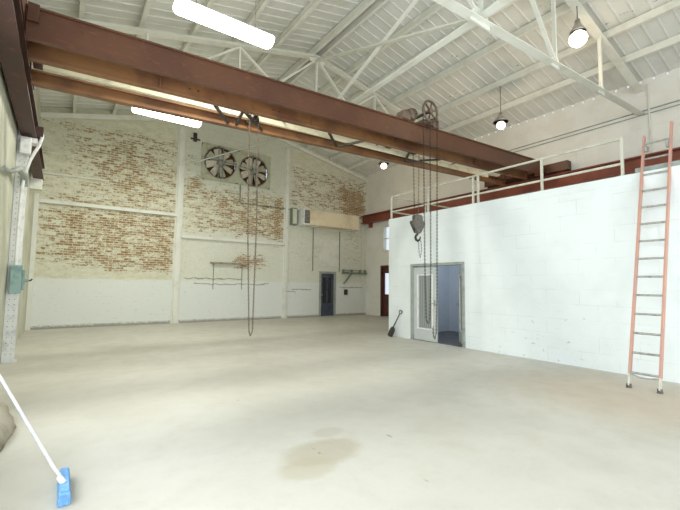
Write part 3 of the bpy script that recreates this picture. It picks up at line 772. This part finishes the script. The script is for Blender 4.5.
# ------------------------------------------------------------------ ladder
la = empty('ladder', (7.05, 2.15, 0), 'faded orange-pink ladder leaning on the white office wall', 'ladder')
def lp(y, z, off=0): return V((7.05 + .284*z + off, y, z))
for y, side in ((2.34, 1), (1.965, -1)):
    b = MB(); p0, p1 = lp(y, .20), lp(y, 4.16 if side > 0 else 4.30)
    u = (-.05, 0, .0)
    b.extr(p0, p1, [(-.015,-.04),(.015,-.04),(.015,.04),(-.015,.04)], (-1, 0, .284)); b.build('side_rail', M['fiber'], la, .004)
    b = MB(); b.extr(lp(y, .03), lp(y, .25), [(-.012,-.03),(.012,-.03),(.012,.03),(-.012,.03)], (-1, 0, .284)); lg = b.build('leg_tip', M['rail'], la)
    b = MB(); q = lp(y, 0); b.box(q.x-.045, q.x+.045, y-.03, y+.03, 0, .015); b.box(q.x-.03, q.x+.03, y-.028, y-.018, .015, .06); b.box(q.x-.03, q.x+.03, y+.018, y+.028, .015, .06); b.build('foot', M['hook'], la, .004)
for i in range(14):
    z = .22 + i*.2915
    b = MB(); b.tube([lp(2.33, z), lp(1.975, z)], .017, 10); b.build('rung', M['galv'], la)
b = MB(); b.tube([lp(2.33, .21, -.03), lp(2.2, .17, -.03), lp(2.1, .17, -.03), lp(1.975, .19, -.03)], .012, 6); b.build('cross_tie', M['galv'], la)
for y in (2.30, 2.005):
    b = MB(); q = lp(y, 3.92); b.box(q.x-.05, q.x+.05, y-.02, y+.02, q.z-.06, q.z+.04); b.build('rung_lock', M['galv'], la, .005)

# ------------------------------------------------------------------ shovel leaning by office corner
sh = empty('shovel', (7.86, 8.78, 0), 'short black D-handled shovel leaning at the office wall corner', 'shovel')
foot = V((7.84, 8.86, .0)); top = V((8.0, 8.44, .83))
foot = V((7.85, 8.48, .0)); top = V((8.01, 8.17, .76))
ax = (top-foot).normalized()
sd = V((0,0,1)).cross(ax).normalized(); sd = ax.cross(V((1,0,0))).normalized()
nr = ax.cross(sd).normalized()
b = MB(); rows = []
for t, hw, cup in ((0, .09, .0), (.05, .10, .004), (.2, .10, .015), (.27, .085, .02), (.31, .03, .018)):
    rows.append([foot + ax*t + sd*(hw*k/3) + nr*(cup*(1-(k/3)**2)) for k in (-3,-2,-1,0,1,2,3)])
vs = [p for r_ in rows for p in r_] + [p + nr*.006 for r_ in rows for p in r_]; fs = []
for i in range(4):
    for k in range(6):
        a = i*7+k; fs += [(a, a+1, a+8, a+7), (35+a, 35+a+7, 35+a+8, 35+a+1)]
b.add(vs, fs, True); b.build('blade', M['black'], sh)
b = MB(); b.tube([foot+ax*.28+nr*.02, foot+ax*.45+nr*.012, top-ax*.10], [.02,.017,.015], 10); b.build('shaft', M['black'], sh)
b = MB(); q = top-ax*.10
b.tube([q, q+ax*.03+sd*.05, q+ax*.09+sd*.055, q+ax*.10+sd*.05, q+ax*.10-sd*.05, q+ax*.09-sd*.055, q+ax*.03-sd*.05, q], .011, 8); b.build('grip', M['black'], sh)

# ------------------------------------------------------------------ broom
br_ = empty('push_broom', (.08, 3.6, 0), 'push broom with blue bristles on the floor and white handle leaning left', 'broom')
b = MB(); b.box(.062, .126, 3.27, 3.69, .06, .085); b.build('broom_block', M['blue'], br_, .008)
b = MB()
for i in range(42):
    for j in range(7):
        y = 3.278 + i*.0098; x = .067 + j*.0090
        b.tube([(x, y, .062), (x + (j-3)*.001 + random.uniform(-.004,.004), y + random.uniform(-.006,.006), .002)], [.0065,.0085], 5)
o = b.build('bristles', M['blue'], br_); o['kind'] = 'stuff'
b = MB(); b.box(.070, .118, 3.285, 3.675, .084, .098); b.build('blue_cap', M['blue'], br_, .003)
b = MB(); b.tube([(.09, 3.42, .10), (.03, 3.52, .165), (-.40, 4.6, .655), (-.78, 5.43, 1.088)], .013, 10); b.build('handle', M['handle'], br_)
b = MB(); b.lathe((.09, 3.42, .09), [(.02,0),(.02,.03),(.016,.06)], 12, (-.5,.45,.55)); b.build('socket', M['boxwhite'], br_)

# ------------------------------------------------------------------ bundle at left edge
b = MB(); n1, n2 = 28, 12; vs = []; fs = []
c0 = V((-.62, 5.05, 0))
for i in range(n2+1):
    ph = PI/2*i/n2
    for k in range(n1):
        a = 2*PI*k/n1
        rx, ry = .31, .95
        wv = 1 + .05*math.sin(a*5+i*.7) + .03*math.sin(a*9+2*i)
        r_ = math.cos(ph)**.6 if i < n2 else 0.02
        vs.append(c0 + V((max(-.195, rx*math.cos(a)*r_*wv), ry*math.sin(a)*r_*wv, .25*math.sin(ph)*(1+.06*math.sin(3*a+1)))))
for i in range(n2):
    for k in range(n1): fs.append((i*n1+k, i*n1+(k+1) % n1, (i+1)*n1+(k+1) % n1, (i+1)*n1+k))
fs.append(tuple(range(n1))[::-1])
b.add(vs, fs, True)
tag(b.build('canvas_sack', M['tan']), 'slumped tan canvas sack on the floor at the left wall', 'sack')

# ------------------------------------------------------------------ left wall fittings
s = empty('switch_box', (-.68, 9.30, 1.3), 'green-blue switch box on the white riveted column', 'switch')
b = MB(); b.box(-.77, -.60, 9.24, 9.385, 1.26, 1.78); b.build('body', M['teal'], s, .012)
b = MB(); b.box(-.60, -.56, 9.28, 9.36, 1.32, 1.70); b.lathe((-.56, 9.32, 1.5), [(.03,0),(.028,.04),(.02,.06)], 12, (1,0,0)); b.build('side_cover', M['teal'], s, .01)
b = MB(); b.tube([(-.53, 9.32, 1.5), (-.47, 9.32, 1.5), (-.45, 9.32, 1.53)], .014, 8); b.build('lever', M['darksteel'], s)
s = empty('junction_box', (-.68, 9.32, 3.9), 'white junction box at the top of the riveted column under the runway', 'box')
b = MB(); b.box(-.77, -.60, 9.24, 9.40, 3.88, 4.20); b.build('body', M['boxwhite'], s, .012)
b = MB(); b.box(-.755, -.615, 9.225, 9.242, 3.91, 4.17); b.build('cover', M['boxwhite'], s, .004)
pts = [(-.70, 9.30, 1.78), (-.70, 9.28, 2.6), (-.69, 9.28, 3.2), (-.67, 9.26, 3.45), (-.60, 9.22, 3.75), (-.54, 9.22, 3.92), (-.49, 9.3, 4.06), (-.46, 9.45, 4.28), (-.45, 9.46, 4.36)]
pipe('power_conduit', pts, .028, 'thick white cable curving down the riveted column to the switch box', 'boxwhite', 'cable')
l = empty('pipe_bracket', (-.75, 8.8, 3.4), 'grey pipe arm sticking out beside the riveted column at left edge', 'bracket')
b = MB(); b.tube([(-.66, 9.40, 3.38), (-.66, 9.2, 3.44), (-.70, 8.6, 3.42), (-.75, 7.9, 3.20), (-.77, 7.4, 3.14)], [.05,.06,.05,.035,.03], 10); b.build('arm', M['greyframe'], l)
b = MB(); b.box(-.73, -.61, 9.385, 9.409, 3.28, 3.48); b.build('mount_plate', M['greyframe'], l)

# ------------------------------------------------------------------ lamps
def fluor(y, z, label):
    x0, x1 = 1.27, 3.04
    f = empty('fluorescent_light', ((x0+x1)/2, y, z), label, 'ceiling light', 'hanging fluorescent lights')
    b = MB(); b.box(x0+.02, x1-.02, y-.14, y+.14, z+.05, z+.11); b.build('housing', M['boxwhite'], f, .01)
    b = MB(); prof = []
    for k in range(13):
        a = PI*k/12; prof.append((.19*math.cos(a), -.13*math.sin(a)))
    nseg = 10; vs = []; fs = []; m_ = len(prof)
    xs = [x0 + .09*(1-math.cos(t)) for t in [PI/2*i/5 for i in range(6)]] + [x1 - .09*(1-math.cos(t)) for t in [PI/2*i/5 for i in range(6)]][::-1]
    sc_ = [max(.25, math.sin(PI/2*i/5)**.5) for i in range(6)]; sc_ = sc_ + sc_[::-1]
    for x, q in zip(xs, sc_):
        for (u, w_) in prof: vs.append((x, y+u*q, z+.05+w_*q))
    for i in range(len(xs)-1):
        for k in range(m_-1): fs.append((i*m_+k, (i+1)*m_+k, (i+1)*m_+k+1, i*m_+k+1))
        fs.append((i*m_+m_-1, (i+1)*m_+m_-1, (i+1)*m_, i*m_))
    fs += [tuple(range(m_)), tuple((len(xs)-1)*m_+k for k in range(m_))[::-1]]
    b.add(vs, fs, True); b.build('lens', M['tube'], f)
    for x in (x0+.35, x1-.35):
        b = MB(); b.tube([(x, y, z+.11), (x, y, zd(x)-.03)], .008, 6); b.build('hanger_rod', M['galv'], f)
    return f
fluor(6.58, 6.05, 'glowing fluorescent light nearest the camera, above the crane beam')
fluor(11.30, 6.05, 'glowing fluorescent light behind the crane, in front of the brick wall')
lamps = [((8.60, 3.50, 6.86), .13, 7.45, 'glowing bulb lamp hanging from the near truss at top right', 60),
         ((10.25, 6.32, 6.30), .19, None, 'glowing bulb lamp hanging on a thin rod over the crane end', 60),
         ((10.18, 11.35, 6.30), .19, None, 'glowing bulb lamp hanging low behind the crane', 60)]
for (x, y, z), r_, top_, lb, pw in lamps:
    f = empty('pendant_lamp', (x, y, z), lb, 'lamp', 'hanging warm bulb lamps')
    top_ = top_ or zd(x)-.21
    b = MB(); b.tube([(x, y, z+.28), (x, y, top_)], .012, 8); b.build('stem', M['hook'], f)
    b = MB(); b.lathe((x, y, z), [(r_+.02,.0),(r_+.03,.01),(r_*.75,.12),(.06,.20),(.05,.28),(.0,.28),(.0,.26),(.04,.18),(r_*.7,.11),(r_+.01,.01),(r_+.02,0)], 24); sd_ = b.build('shade', M['lampshade'], f)
    g = 1.7 if r_ < .15 else 1.2; b = MB(); b.lathe((x, y, z-.09), [(g*a_, g*(h_-.18)+.10) for a_, h_ in [(.005,0),(.05,.01),(.09,.045),(.105,.09),(.09,.14),(.05,.18),(.035,.2)]], 20); b.build('bulb', M['bulb'], f)
    L = bpy.data.lights.new('bulb_light', 'POINT'); L.energy = pw; L.color = (1,.76,.50); L.shadow_soft_size = .12
    lo = bpy.data.objects.new('bulb_light', L); lo.location = (x, y, z-.5); col.objects.link(lo)

def area(name, loc, rot, sx, sy, e, c):
    L = bpy.data.lights.new(name, 'AREA'); L.shape = 'RECTANGLE'; L.size = sx; L.size_y = sy; L.energy = e; L.color = c
    o = bpy.data.objects.new(name, L); o.location = loc; o.rotation_euler = rot; col.objects.link(o); return o
for y in (6.58, 11.30): area('fluorescent_glow', (2.15, y, 5.97), (0,0,0), 1.6, .25, 300, (1,1,.88))
area('daylight_front', (4.1, YF-.32, 2.5), (PI/2, 0, 0), 8.6, 5.0, 1250, (.90,.97,1))
area('daylight_left', (XL-.32, .4, 2.45), (0, -PI/2, 0), 3.1, 10, 900, (.88,.96,1))
area('office_fill_light', (9.3, 7.2, 3.2), (0,0,0), 1.2, .6, 42, (.85,.91,1))  # added bluish fill that brightens the office interior, no fixture there

# ------------------------------------------------------------------ world, camera, view
w = bpy.data.worlds.new('sky'); bpy.context.scene.world = w; w.use_nodes = True
w.node_tree.nodes['Background'].inputs[0].default_value = (.85,.93,1,1)
w.node_tree.nodes['Background'].inputs[1].default_value = 2.2
yaw, pitch, roll = [math.radians(a) for a in (35.49, 4.30, .68)]
fwd = V((math.sin(yaw)*math.cos(pitch), math.cos(yaw)*math.cos(pitch), math.sin(pitch)))
rt = V((math.cos(yaw), -math.sin(yaw), 0)); up = rt.cross(fwd)
r2 = rt*math.cos(roll) + up*math.sin(roll); u2 = up*math.cos(roll) - rt*math.sin(roll)
cam = bpy.data.cameras.new('camera'); co = bpy.data.objects.new('camera', cam); col.objects.link(co)
co.matrix_world = Matrix(((r2.x,u2.x,-fwd.x,0),(r2.y,u2.y,-fwd.y,0),(r2.z,u2.z,-fwd.z,1.5),(0,0,0,1)))
cam.sensor_fit = 'HORIZONTAL'; cam.sensor_width = 36; cam.lens = 389.12/680*36
cam.clip_start = .05; cam.clip_end = 200
sc = bpy.context.scene; sc.camera = co
sc.view_settings.view_transform = 'Standard'; sc.view_settings.look = 'None'
sc.view_settings.exposure = -1.12; sc.view_settings.gamma = 1; sc.view_settings.use_curve_mapping = False
